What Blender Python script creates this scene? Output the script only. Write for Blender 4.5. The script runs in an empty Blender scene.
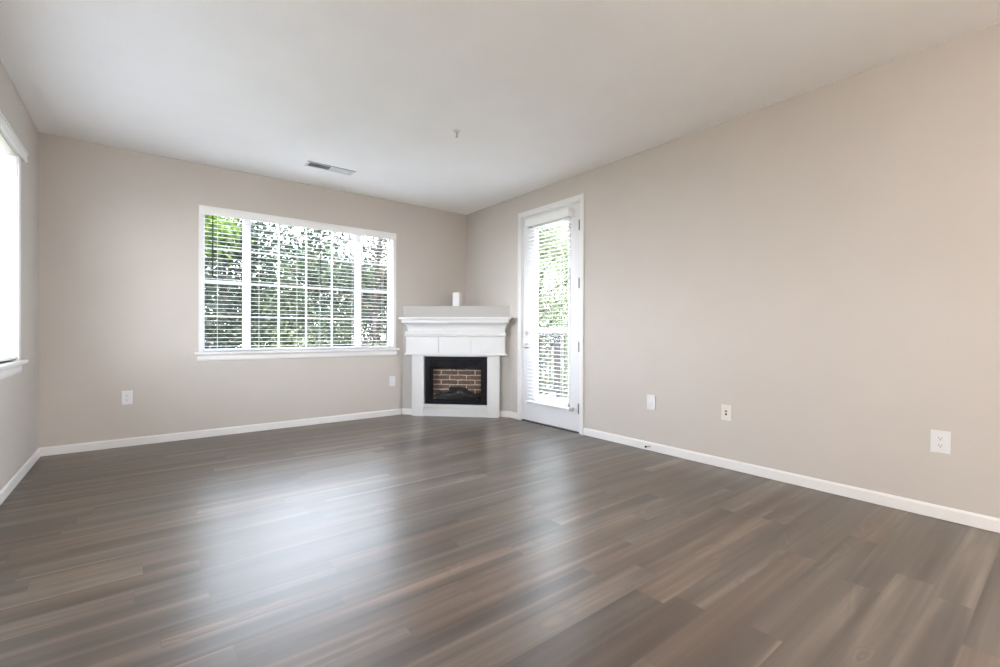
import bpy, bmesh, math, random
from mathutils import Vector, Matrix, Euler
rnd = random.Random(7)
sc = bpy.context.scene
col = sc.collection
R = math.radians

# ------------------------------------------------------------------ camera
cd = bpy.data.cameras.new('camera')
cd.sensor_width = 36.0
cd.lens = 455.79 * 36.0 / 1000.0
cd.clip_start = 0.05
cd.clip_end = 300
cam = bpy.data.objects.new('camera', cd)
col.objects.link(cam)
yaw, pitch, roll = 0.663198671, -0.00275578464, 0.00357693085
fwd = Vector((math.sin(yaw)*math.cos(pitch), math.cos(yaw)*math.cos(pitch), math.sin(pitch)))
r0 = Vector((math.cos(yaw), -math.sin(yaw), 0))
u0 = r0.cross(fwd)
rr = r0*math.cos(roll) + u0*math.sin(roll)
uu = -r0*math.sin(roll) + u0*math.cos(roll)
M3 = Matrix((rr, uu, -fwd)).transposed()
cam.matrix_world = Matrix.Translation((0, 0, 1.0683)) @ M3.to_4x4()
sc.camera = cam

# ------------------------------------------------------------------ world, sun, exposure
SKY = 11.0
SUN = 16.0
FILL_LAMP = 54.0  # emission strength of the added fill pendants
w = bpy.data.worlds.new('sky')
sc.world = w
w.use_nodes = True
nt = w.node_tree
bg = nt.nodes['Background']
tc = nt.nodes.new('ShaderNodeTexCoord')
sx = nt.nodes.new('ShaderNodeSeparateXYZ')
cr = nt.nodes.new('ShaderNodeValToRGB')
cr.color_ramp.elements[0].position = 0.0
cr.color_ramp.elements[0].color = (0.925, 0.945, 1.0, 1)
cr.color_ramp.elements[1].position = 0.8
cr.color_ramp.elements[1].color = (0.66, 0.79, 1.0, 1)
nt.links.new(tc.outputs['Generated'], sx.inputs[0])
nt.links.new(sx.outputs['Z'], cr.inputs[0])
nt.links.new(cr.outputs[0], bg.inputs['Color'])
bg.inputs['Strength'].default_value = SKY
sd = bpy.data.lights.new('sun', 'SUN')
sd.energy = SUN
sd.angle = R(1.0)
sd.color = (1.0, 0.95, 0.86)
sun = bpy.data.objects.new('sun', sd)
col.objects.link(sun)
sun.rotation_euler = Vector((0.16, 0.80, -0.80)).to_track_quat('-Z', 'Y').to_euler()
vs = sc.view_settings
vs.view_transform = 'Standard'
vs.look = 'None'
vs.gamma = 1.0
vs.exposure = 0.73
vs.use_curve_mapping = False
cy = sc.cycles
cy.use_denoising = True
cy.max_bounces = 14
cy.diffuse_bounces = 10
cy.glossy_bounces = 5
cy.transparent_max_bounces = 24
cy.caustics_reflective = False
cy.caustics_refractive = False
cy.sample_clamp_indirect = 12.0

# ------------------------------------------------------------------ room constants (metres)
XL, XR, YB, YF, H = -0.701, 3.620, 5.432, -3.6, 2.74
WT = 0.16


# ------------------------------------------------------------------ materials
def new_mat(name):
    m = bpy.data.materials.new(name)
    m.use_nodes = True
    return m, m.node_tree, m.node_tree.nodes['Principled BSDF']


def setp(b, color=None, rough=None, metal=None, spec=None, coat=None, coat_r=None):
    if color is not None:
        b.inputs['Base Color'].default_value = (*color, 1)
    if rough is not None:
        b.inputs['Roughness'].default_value = rough
    if metal is not None:
        b.inputs['Metallic'].default_value = metal
    if spec is not None:
        b.inputs['Specular IOR Level'].default_value = spec
    if coat is not None:
        b.inputs['Coat Weight'].default_value = coat
    if coat_r is not None:
        b.inputs['Coat Roughness'].default_value = coat_r


def noise(t, scale, detail=2.0, rough=0.5, vec=None, dist=0.0):
    n = t.nodes.new('ShaderNodeTexNoise')
    n.inputs['Scale'].default_value = scale
    n.inputs['Detail'].default_value = detail
    n.inputs['Roughness'].default_value = rough
    n.inputs['Distortion'].default_value = dist
    if vec is not None:
        t.links.new(vec, n.inputs['Vector'])
    return n


def ramp(t, fac, stops):
    c = t.nodes.new('ShaderNodeValToRGB')
    e = c.color_ramp.elements
    while len(e) < len(stops):
        e.new(0.5)
    for el, (p, cc) in zip(e, stops):
        el.position = p
        el.color = (*cc, 1)
    t.links.new(fac, c.inputs[0])
    return c


def mth(t, op, a, b=None, c=None):
    n = t.nodes.new('ShaderNodeMath')
    n.operation = op
    for i, v in enumerate((a, b, c)):
        if v is None:
            continue
        if isinstance(v, (int, float)):
            n.inputs[i].default_value = v
        else:
            t.links.new(v, n.inputs[i])
    return n.outputs[0]


def bump(t, b, h, strength, dist=0.002):
    n = t.nodes.new('ShaderNodeBump')
    n.inputs['Strength'].default_value = strength
    n.inputs['Distance'].default_value = dist
    t.links.new(h, n.inputs['Height'])
    t.links.new(n.outputs[0], b.inputs['Normal'])


def painted(name, color, rough, scale=120, strength=0.15, var=0.02, spec=0.35):
    m, t, b = new_mat(name)
    g = t.nodes.new('ShaderNodeNewGeometry')
    setp(b, color, rough, spec=spec)
    n = noise(t, scale, 3, 0.6, g.outputs['Position'])
    bump(t, b, n.outputs['Fac'], strength)
    n2 = noise(t, 3.0, 2, 0.5, g.outputs['Position'])
    lo = tuple(c*(1-var) for c in color)
    hi = tuple(min(1, c*(1+var)) for c in color)
    c = ramp(t, n2.outputs['Fac'], [(0.3, lo), (0.7, hi)])
    t.links.new(c.outputs[0], b.inputs['Base Color'])
    return m


M = {}
M['wall'] = painted('beige_wall_paint', (0.53, 0.494, 0.462), 0.75, 140, 0.25, 0.012, 0.25)
M['ceiling'] = painted('white_ceiling_paint', (0.90, 0.89, 0.88), 0.9, 90, 0.5, 0.012, 0.15)
M['trim'] = painted('white_trim_paint', (0.73, 0.725, 0.725), 0.4, 40, 0.03, 0.01)
M['mantel'] = painted('white_mantel_paint', (0.66, 0.665, 0.67), 0.45, 60, 0.12, 0.02)
M['ledge'] = painted('cream_ledge_paint', (0.43, 0.42, 0.40), 0.65, 140, 0.2, 0.012, 0.25)
M['door'] = painted('white_door_paint', (0.68, 0.685, 0.70), 0.35, 40, 0.03, 0.01)
M['vinyl'] = painted('white_vinyl', (0.66, 0.66, 0.70), 0.35, 30, 0.02, 0.01)
M['slat'] = painted('white_slat', (0.80, 0.80, 0.80), 0.4, 30, 0.02, 0.01)
M['plate'] = painted('white_plastic', (0.70, 0.70, 0.72), 0.3, 30, 0.02, 0.005)
M['ivory'] = painted('ivory_plastic', (0.68, 0.66, 0.59), 0.35, 30, 0.02, 0.005)
M['dark'] = painted('dark_slot', (0.02, 0.02, 0.02), 0.6, 30, 0.02, 0.05)
M['grey_dark'] = painted('dark_duct', (0.07, 0.075, 0.085), 0.7, 30, 0.02, 0.05)
M['black'] = painted('black_enamel', (0.006, 0.006, 0.010), 0.5, 200, 0.05, 0.1, 0.15)
M['log'] = painted('charred_log', (0.016, 0.017, 0.021), 0.8, 25, 0.9, 0.3)
M['wand'] = painted('backlit_wand', (0.02, 0.02, 0.022), 0.5, 30, 0.02, 0.02, 0.1)  # near black: the backlit look is put into the wand colour
M['railmetal'] = painted('grey_rail_metal', (0.03, 0.029, 0.029), 0.5, 60, 0.05, 0.05)
M['railtop'] = painted('pale_rail_cap', (0.30, 0.29, 0.275), 0.6, 60, 0.1, 0.05)
M['deck'] = painted('pale_concrete_deck', (0.30, 0.26, 0.235), 0.85, 30, 0.3, 0.08)
M['exterior'] = painted('exterior_siding', (0.45, 0.42, 0.38), 0.8, 50, 0.2, 0.05)
M['bark'] = painted('brown_bark', (0.035, 0.027, 0.023), 0.9, 18, 1.0, 0.35)
m, t, b = new_mat('satin_nickel'); setp(b, (0.62, 0.60, 0.57), 0.28, 1.0); M['nickel'] = m
m, t, b = new_mat('dark_hinge_steel'); setp(b, (0.17, 0.17, 0.18), 0.4, 0.7); M['hinge'] = m

# thin clear pane: a little mirror, otherwise straight through
def pane_mat(name, tint, refl):
    m, t, b = new_mat(name)
    t.nodes.remove(b)
    out = t.nodes['Material Output']
    tr = t.nodes.new('ShaderNodeBsdfTransparent'); tr.inputs[0].default_value = (*tint, 1)
    gl = t.nodes.new('ShaderNodeBsdfGlossy'); gl.inputs['Roughness'].default_value = 0.02
    lw = t.nodes.new('ShaderNodeLayerWeight')
    fr = mth(t, 'MULTIPLY_ADD', mth(t, 'POWER', lw.outputs['Facing'], 5.0), 1.0-refl, refl)
    mx = t.nodes.new('ShaderNodeMixShader')
    t.links.new(fr, mx.inputs[0])
    t.links.new(tr.outputs[0], mx.inputs[1]); t.links.new(gl.outputs[0], mx.inputs[2])
    t.links.new(mx.outputs[0], out.inputs['Surface'])
    return m
M['glass'] = pane_mat('window_glass', (0.97, 0.98, 0.975), 0.002)  # mirror cut to almost none so the added fill lights don't show
M['fireglass'] = pane_mat('firebox_glass', (0.92, 0.92, 0.92), 0.03)

# glowing diffuser of the added fill pendants
m, t, b = new_mat('fill_pendant_diffuser'); setp(b, (0.9, 0.88, 0.82), 0.4)
b.inputs['Emission Color'].default_value = (1.0, 0.89, 0.78, 1)
b.inputs['Emission Strength'].default_value = FILL_LAMP
M['lamp'] = m


def floor_mat():
    m, t, b = new_mat('grey_brown_plank_floor')
    g = t.nodes.new('ShaderNodeNewGeometry')
    s = t.nodes.new('ShaderNodeSeparateXYZ')
    t.links.new(g.outputs['Position'], s.inputs[0])
    X, Y = s.outputs['X'], s.outputs['Y']
    PW, PL = 0.127, 1.20
    ry = mth(t, 'DIVIDE', Y, PW)
    row = mth(t, 'FLOOR', ry)
    fy = mth(t, 'FRACT', ry)
    wn = t.nodes.new('ShaderNodeTexWhiteNoise'); wn.noise_dimensions = '1D'
    t.links.new(row, wn.inputs['W'])
    ox = mth(t, 'ADD', mth(t, 'DIVIDE', X, PL), wn.outputs['Value'])
    cx = mth(t, 'FLOOR', ox)
    fx = mth(t, 'FRACT', ox)
    cv = t.nodes.new('ShaderNodeCombineXYZ')
    t.links.new(row, cv.inputs[0]); t.links.new(cx, cv.inputs[1])
    w2 = t.nodes.new('ShaderNodeTexWhiteNoise'); w2.noise_dimensions = '3D'
    t.links.new(cv.outputs[0], w2.inputs['Vector'])
    pid = w2.outputs['Value']
    sp = t.nodes.new('ShaderNodeSeparateColor')
    t.links.new(w2.outputs['Color'], sp.inputs[0])
    # grain coordinates: stretched along X, shifted per plank
    gx = mth(t, 'ADD', mth(t, 'MULTIPLY', X, 0.55), mth(t, 'MULTIPLY', sp.outputs[0], 37.0))
    gy = mth(t, 'ADD', mth(t, 'MULTIPLY', Y, 9.5), mth(t, 'MULTIPLY', sp.outputs[1], 53.0))
    gv = t.nodes.new('ShaderNodeCombineXYZ')
    t.links.new(gx, gv.inputs[0]); t.links.new(gy, gv.inputs[1]); t.links.new(pid, gv.inputs[2])
    n1 = noise(t, 1.0, 2, 0.45, gv.outputs[0], 0.25)
    gv2 = t.nodes.new('ShaderNodeCombineXYZ')
    t.links.new(mth(t, 'MULTIPLY', gx, 1.4), gv2.inputs[0]); t.links.new(mth(t, 'MULTIPLY', gy, 3.4), gv2.inputs[1])
    n2 = noise(t, 1.0, 3, 0.55, gv2.outputs[0], 0.2)
    # broad blotches in which cathedral grain shows
    gv3 = t.nodes.new('ShaderNodeCombineXYZ')
    t.links.new(mth(t, 'MULTIPLY', gx, 2.6), gv3.inputs[0]); t.links.new(mth(t, 'MULTIPLY', gy, 0.6), gv3.inputs[1])
    n3 = noise(t, 1.0, 2, 0.5, gv3.outputs[0], 0.8)
    ring = mth(t, 'SINE', mth(t, 'MULTIPLY', n3.outputs['Fac'], 70.0))
    mask = mth(t, 'MINIMUM', mth(t, 'MAXIMUM', mth(t, 'MULTIPLY', mth(t, 'SUBTRACT', n3.outputs['Fac'], 0.54), 7.0), 0.0), 1.0)
    f = mth(t, 'ADD', mth(t, 'MULTIPLY', n1.outputs['Fac'], 1.05), mth(t, 'MULTIPLY', n2.outputs['Fac'], 0.50))
    f = mth(t, 'ADD', f, mth(t, 'MULTIPLY', mth(t, 'SUBTRACT', pid, 0.5), 0.11))
    f = mth(t, 'ADD', f, mth(t, 'MULTIPLY', mth(t, 'MULTIPLY', ring, mask), 0.06))
    f = mth(t, 'SUBTRACT', f, 0.285)
    c = ramp(t, f, [(0.27, (0.050, 0.036, 0.026)), (0.40, (0.075, 0.055, 0.041)), (0.52, (0.101, 0.076, 0.057)), (0.63, (0.142, 0.110, 0.085)), (0.80, (0.24, 0.194, 0.153))])
    # some planks are warmer
    hs = t.nodes.new('ShaderNodeMix'); hs.data_type = 'RGBA'; hs.blend_type = 'MULTIPLY'
    hs.inputs['B'].default_value = (1.10, 0.98, 0.88, 1)
    warm = mth(t, 'MULTIPLY', mth(t, 'GREATER_THAN', sp.outputs[2], 0.72), 0.8)
    t.links.new(warm, hs.inputs['Factor'])
    t.links.new(c.outputs[0], hs.inputs['A'])
    # seams
    ey = mth(t, 'MINIMUM', fy, mth(t, 'SUBTRACT', 1.0, fy))
    ex = mth(t, 'MINIMUM', fx, mth(t, 'SUBTRACT', 1.0, fx))
    sy = mth(t, 'LESS_THAN', ey, 0.0065)
    sx_ = mth(t, 'LESS_THAN', ex, 0.0011)
    seam = mth(t, 'MAXIMUM', sy, sx_)
    mx = t.nodes.new('ShaderNodeMix'); mx.data_type = 'RGBA'
    mx.inputs['B'].default_value = (0.07, 0.052, 0.042, 1)
    t.links.new(mth(t, 'MULTIPLY', seam, 0.4), mx.inputs['Factor'])
    t.links.new(hs.outputs['Result'], mx.inputs['A'])
    t.links.new(mx.outputs['Result'], b.inputs['Base Color'])
    setp(b, rough=0.30, spec=0.5)
    b.inputs['IOR'].default_value = 1.85
    rg = mth(t, 'ADD', 0.27, mth(t, 'MULTIPLY', n2.outputs['Fac'], 0.12))
    t.links.new(rg, b.inputs['Roughness'])
    return m
M['floor'] = floor_mat()


def brick_mat():
    m, t, b = new_mat('firebox_brick')
    tcn = t.nodes.new('ShaderNodeTexCoord')
    br = t.nodes.new('ShaderNodeTexBrick')
    br.inputs['Color1'].default_value = (0.26, 0.155, 0.11, 1)
    br.inputs['Color2'].default_value = (0.17, 0.10, 0.075, 1)
    br.inputs['Mortar'].default_value = (0.90, 0.82, 0.72, 1)
    br.inputs['Scale'].default_value = 1.0
    br.inputs['Mortar Size'].default_value = 0.006
    br.inputs['Mortar Smooth'].default_value = 0.25
    br.inputs['Brick Width'].default_value = 0.225
    br.inputs['Row Height'].default_value = 0.062
    mp = t.nodes.new('ShaderNodeMapping'); mp.inputs['Rotation'].default_value = (R(90), 0, 0)
    t.links.new(tcn.outputs['Object'], mp.inputs[0])
    n = noise(t, 14, 3, 0.6, tcn.outputs['Object'])
    vadd = t.nodes.new('ShaderNodeVectorMath'); vadd.operation = 'MULTIPLY_ADD'
    vadd.inputs[1].default_value = (0.012, 0.012, 0)
    t.links.new(n.outputs['Color'], vadd.inputs[0]); t.links.new(mp.outputs[0], vadd.inputs[2])
    t.links.new(vadd.outputs[0], br.inputs['Vector'])
    n2 = noise(t, 30, 4, 0.65, tcn.outputs['Object'])
    mx = t.nodes.new('ShaderNodeMix'); mx.data_type = 'RGBA'; mx.blend_type = 'MULTIPLY'
    mx.inputs['Factor'].default_value = 0.7
    c2 = ramp(t, n2.outputs['Fac'], [(0.35, (0.45, 0.42, 0.4)), (0.65, (1.25, 1.2, 1.15))])
    t.links.new(br.outputs['Color'], mx.inputs['A']); t.links.new(c2.outputs[0], mx.inputs['B'])
    t.links.new(mx.outputs['Result'], b.inputs['Base Color'])
    setp(b, rough=0.9)
    bump(t, b, br.outputs['Fac'], -0.5, 0.004)
    return m
M['brick'] = brick_mat()


def leaf_mat(name, c0, c1, c2, trans=0.45):
    m, t, b = new_mat(name)
    g = t.nodes.new('ShaderNodeNewGeometry')
    n = noise(t, 1.1, 3, 0.6, g.outputs['Position'])
    n2 = noise(t, 9.0, 2, 0.5, g.outputs['Position'])
    f = mth(t, 'ADD', mth(t, 'MULTIPLY', n.outputs['Fac'], 0.6), mth(t, 'MULTIPLY', n2.outputs['Fac'], 0.4))
    c = ramp(t, f, [(0.36, c0), (0.5, c1), (0.63, c2)])
    out = t.nodes['Material Output']
    tl = t.nodes.new('ShaderNodeBsdfTranslucent')
    t.links.new(c.outputs[0], tl.inputs[0]); t.links.new(c.outputs[0], b.inputs['Base Color'])
    setp(b, rough=0.6, spec=0.2)
    mx = t.nodes.new('ShaderNodeMixShader'); mx.inputs[0].default_value = trans
    t.links.new(b.outputs[0], mx.inputs[1]); t.links.new(tl.outputs[0], mx.inputs[2])
    t.links.new(mx.outputs[0], out.inputs['Surface'])
    return m
M['leaf_dark'] = leaf_mat('dark_green_leaf', (0.012, 0.017, 0.013), (0.028, 0.038, 0.026), (0.070, 0.082, 0.056))
M['leaf_mid'] = leaf_mat('mid_green_leaf', (0.020, 0.028, 0.016), (0.046, 0.058, 0.032), (0.105, 0.120, 0.068))
M['leaf_bright'] = leaf_mat('bright_green_leaf', (0.03, 0.05, 0.012), (0.07, 0.12, 0.018), (0.13, 0.19, 0.035))
M['leaf_pale'] = leaf_mat('pale_green_leaf', (0.075, 0.095, 0.05), (0.13, 0.155, 0.09), (0.21, 0.23, 0.16))
M['leaf_shrub'] = leaf_mat('light_green_shrub_leaf', (0.045, 0.055, 0.030), (0.090, 0.100, 0.058), (0.17, 0.18, 0.115))
M['leaf_olive'] = leaf_mat('olive_brown_leaf', (0.034, 0.029, 0.022), (0.062, 0.054, 0.038), (0.12, 0.105, 0.07))


def ground_mat():
    m, t, b = new_mat('lawn_ground')
    g = t.nodes.new('ShaderNodeNewGeometry')
    n = noise(t, 0.35, 4, 0.6, g.outputs['Position'])
    c = ramp(t, n.outputs['Fac'], [(0.35, (0.11, 0.12, 0.07)), (0.5, (0.17, 0.165, 0.115)), (0.62, (0.25, 0.225, 0.18))])
    t.links.new(c.outputs[0], b.inputs['Base Color'])
    setp(b, rough=0.95)
    n2 = noise(t, 12, 3, 0.6, g.outputs['Position'])
    bump(t, b, n2.outputs['Fac'], 0.6, 0.05)
    return m
M['ground'] = ground_mat()


# ------------------------------------------------------------------ mesh helpers
class MB:
    def __init__(self):
        self.bm = bmesh.new()

    def box(self, x0, x1, y0, y1, z0, z1, bev=0.0, mat=None):
        vs_ = [Vector(v) for v in ((x0, y0, z0), (x1, y0, z0), (x1, y1, z0), (x0, y1, z0),
                                   (x0, y0, z1), (x1, y0, z1), (x1, y1, z1), (x0, y1, z1))]
        bm2 = bmesh.new()
        v = [bm2.verts.new(q) for q in vs_]
        for f in ((0, 3, 2, 1), (4, 5, 6, 7), (0, 1, 5, 4), (1, 2, 6, 5), (2, 3, 7, 6), (3, 0, 4, 7)):
            bm2.faces.new([v[i] for i in f])
        if bev > 0:
            bmesh.ops.bevel(bm2, geom=bm2.edges[:], offset=bev, segments=2, profile=0.5, affect='EDGES')
        self._merge(bm2, mat)
        return self

    def _merge(self, bm2, mat=None):
        if mat is not None:
            bm2.transform(mat)
        bmesh.ops.recalc_face_normals(bm2, faces=bm2.faces[:])
        me = bpy.data.meshes.new('tmp')
        bm2.to_mesh(me)
        bm2.free()
        self.bm.from_mesh(me)
        bpy.data.meshes.remove(me)

    def prism(self, poly, axis_fn, a0, a1, mat=None):
        """poly: 2-D outline; axis_fn(p, a) -> 3-D"""
        bm2 = bmesh.new()
        A = [bm2.verts.new(axis_fn(p, a0)) for p in poly]
        B = [bm2.verts.new(axis_fn(p, a1)) for p in poly]
        bm2.faces.new(A)
        bm2.faces.new(B[::-1])
        n = len(poly)
        for i in range(n):
            bm2.faces.new((A[i], B[i], B[(i+1) % n], A[(i+1) % n]))
        self._merge(bm2, mat)
        return self

    def cyl(self, p0, p1, r0_, r1_=None, seg=16):
        r1_ = r0_ if r1_ is None else r1_
        p0, p1 = Vector(p0), Vector(p1)
        d = p1 - p0
        bm2 = bmesh.new()
        bmesh.ops.create_cone(bm2, cap_ends=True, segments=seg, radius1=r0_, radius2=r1_, depth=d.length)
        q = d.to_track_quat('Z', 'Y').to_matrix().to_4x4()
        self._merge(bm2, Matrix.Translation((p0+p1)/2) @ q)
        return self

    def lathe(self, profile, origin, axis, seg=24):
        """profile: (r, h) pairs along axis from origin"""
        bm2 = bmesh.new()
        rings = []
        for (r_, h_) in profile:
            if r_ < 1e-6:
                rings.append([bm2.verts.new((0, 0, h_))])
            else:
                rings.append([bm2.verts.new((r_*math.cos(2*math.pi*i/seg), r_*math.sin(2*math.pi*i/seg), h_)) for i in range(seg)])
        for a, b_ in zip(rings, rings[1:]):
            for i in range(seg):
                j = (i+1) % seg
                if len(a) == 1 and len(b_) == 1:
                    continue
                if len(a) == 1:
                    bm2.faces.new((a[0], b_[i], b_[j]))
                elif len(b_) == 1:
                    bm2.faces.new((a[i], b_[0], a[j]))
                else:
                    bm2.faces.new((a[i], b_[i], b_[j], a[j]))
        for f in bm2.faces:
            f.smooth = True
        q = Vector(axis).to_track_quat('Z', 'Y').to_matrix().to_4x4()
        self._merge(bm2, Matrix.Translation(origin) @ q)
        return self

    def build(self, name, mat, parent=None, origin=None):
        me = bpy.data.meshes.new(name)
        if origin is not None:
            self.bm.transform(Matrix.Translation(-Vector(origin)))
        self.bm.to_mesh(me)
        self.bm.free()
        me.materials.append(M[mat] if isinstance(mat, str) else mat)
        o = bpy.data.objects.new(name, me)
        col.objects.link(o)
        if origin is not None:
            o.location = origin
        if parent is not None:
            attach(o, parent)
        return o


def attach(o, parent):
    o.parent = parent
    o.matrix_parent_inverse = world_mat(parent).inverted()


def world_mat(o):
    m_ = o.matrix_basis.copy()
    if o.parent is not None:
        m_ = world_mat(o.parent) @ o.matrix_parent_inverse @ m_
    return m_


def tag(o, label=None, cat=None, group=None, kind=None):
    if label:
        o['label'] = label
    if cat:
        o['category'] = cat
    if group:
        o['group'] = group
    if kind:
        o['kind'] = kind
    return o


def thing(name, loc, label, cat, group=None, rotz=0.0):
    o = bpy.data.objects.new(name, None)
    o.empty_display_size = 0.1
    col.objects.link(o)
    o.location = loc
    o.rotation_euler = (0, 0, rotz)
    return tag(o, label, cat, group)


def struct(o, label=None):
    return tag(o, label=label, kind='structure')


# ------------------------------------------------------------------ room shell
BW = dict(x0=0.462, x1=2.512, z0=0.86, z1=2.292)          # back window opening
LW = dict(y0=2.30, y1=4.59, z0=0.86, z1=2.292)            # left window opening
FILL_RW = dict(y0=-3.1, y1=-0.5, z0=0.25, z1=2.292)            # unseen window added behind the camera for daylight fill
DR = dict(y0=3.262, y1=4.206, z1=2.462)                   # door opening

struct(MB().box(XL-WT, XR+WT, YF-WT, YB+WT, -0.12, 0.0).build('floor', 'floor'))
struct(MB().box(XL-WT, XR+WT, YF-WT, YB+WT, H, H+0.25).build('ceiling', 'ceiling'))

b_ = MB()
b_.box(XL-WT, BW['x0'], YB, YB+WT, 0, H).box(BW['x1'], XR+WT, YB, YB+WT, 0, H)
b_.box(BW['x0'], BW['x1'], YB, YB+WT, 0, BW['z0']).box(BW['x0'], BW['x1'], YB, YB+WT, BW['z1'], H)
struct(b_.build('wall_back', 'wall'))
b_ = MB()
b_.box(XL-WT, XL, YF, LW['y0'], 0, H).box(XL-WT, XL, LW['y1'], YB, 0, H)
b_.box(XL-WT, XL, LW['y0'], LW['y1'], 0, LW['z0']).box(XL-WT, XL, LW['y0'], LW['y1'], LW['z1'], H)
struct(b_.build('wall_left', 'wall'))
b_ = MB()
b_.box(XR, XR+WT, YF, FILL_RW['y0'], 0, H).box(XR, XR+WT, FILL_RW['y1'], DR['y0'], 0, H)
b_.box(XR, XR+WT, FILL_RW['y0'], FILL_RW['y1'], 0, FILL_RW['z0']).box(XR, XR+WT, FILL_RW['y0'], FILL_RW['y1'], FILL_RW['z1'], H)
b_.box(XR, XR+WT, DR['y1'], YB, 0, H)
b_.box(XR, XR+WT, DR['y0'], DR['y1'], DR['z1'], H)
struct(b_.build('wall_right', 'wall'))
struct(MB().box(XL-WT, XR+WT, YF-WT, YF, 0, H).build('wall_front', 'wall'))

# corner chase (45 degree half wall that carries the fireplace)
AX, AY = 2.62, 5.432
FL = (XR-AX)*math.sqrt(2)                                   # length of its face
FM = Matrix.Translation((AX, AY, 0)) @ Matrix.Rotation(R(-45), 4, 'Z')   # local x along face, -y towards the room
LZ = 1.40


def fb(mb, s0, s1, d0, d1, z0, z1, bev=0.0):
    """box on the chase face; d is distance out from the face into the room"""
    return mb.box(s0, s1, -d1, -d0, z0, z1, bev, FM)


OP = (0.331, 1.136, 0.150, 0.762)                            # firebox opening s0,s1,z0,z1
b_ = MB()
C0 = 0.02
tri = [(C0, 0), (FL, 0), (FL/2, FL/2), (C0, C0)]
b_.prism(tri, lambda p, a: Vector((p[0], p[1], a)), LZ-0.03, LZ, FM)
fb(b_, C0, OP[0], -0.02, 0, 0, LZ-0.03)
fb(b_, OP[1], FL, -0.02, 0, 0, LZ-0.03)
fb(b_, OP[0], OP[1], -0.02, 0, 0, OP[2])
fb(b_, OP[0], OP[1], -0.02, 0, OP[3], LZ-0.03)
struct(b_.build('wall_corner', 'ledge'))


# baseboards
def bb_profile(th=0.013, hh=0.078):
    return [(0, 0.003), (th, 0.003), (th, hh-0.012), (th*0.45, hh), (0, hh)]


def baseboard(name, p0, p1, nrm):
    p0, p1, nrm = Vector(p0), Vector(p1), Vector(nrm)
    mb = MB()
    mb.prism(bb_profile(), lambda q, a: (p0 if a == 0 else p1) + nrm*q[0] + Vector((0, 0, q[1])), 0, 1)
    return struct(mb.build(name, 'trim'))


baseboard('baseboard_left', (XL, YF, 0), (XL, YB, 0), (1, 0, 0))
baseboard('baseboard_back', (XL, YB, 0), (AX, YB, 0), (0, -1, 0))
baseboard('baseboard_right', (XR, YF, 0), (XR, DR['y0']-0.058, 0), (-1, 0, 0))
baseboard('baseboard_right_corner', (XR, DR['y1']+0.064, 0), (XR, 4.432, 0), (-1, 0, 0))
nf = Vector((-0.70711, -0.70711, 0))
tf = Vector((0.70711, -0.70711, 0))
A0 = Vector((AX, AY, 0))
baseboard('baseboard_corner_left', A0+tf*C0, A0+tf*0.165, nf)
baseboard('baseboard_corner_right', A0+tf*1.285, A0+tf*FL, nf)


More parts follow.
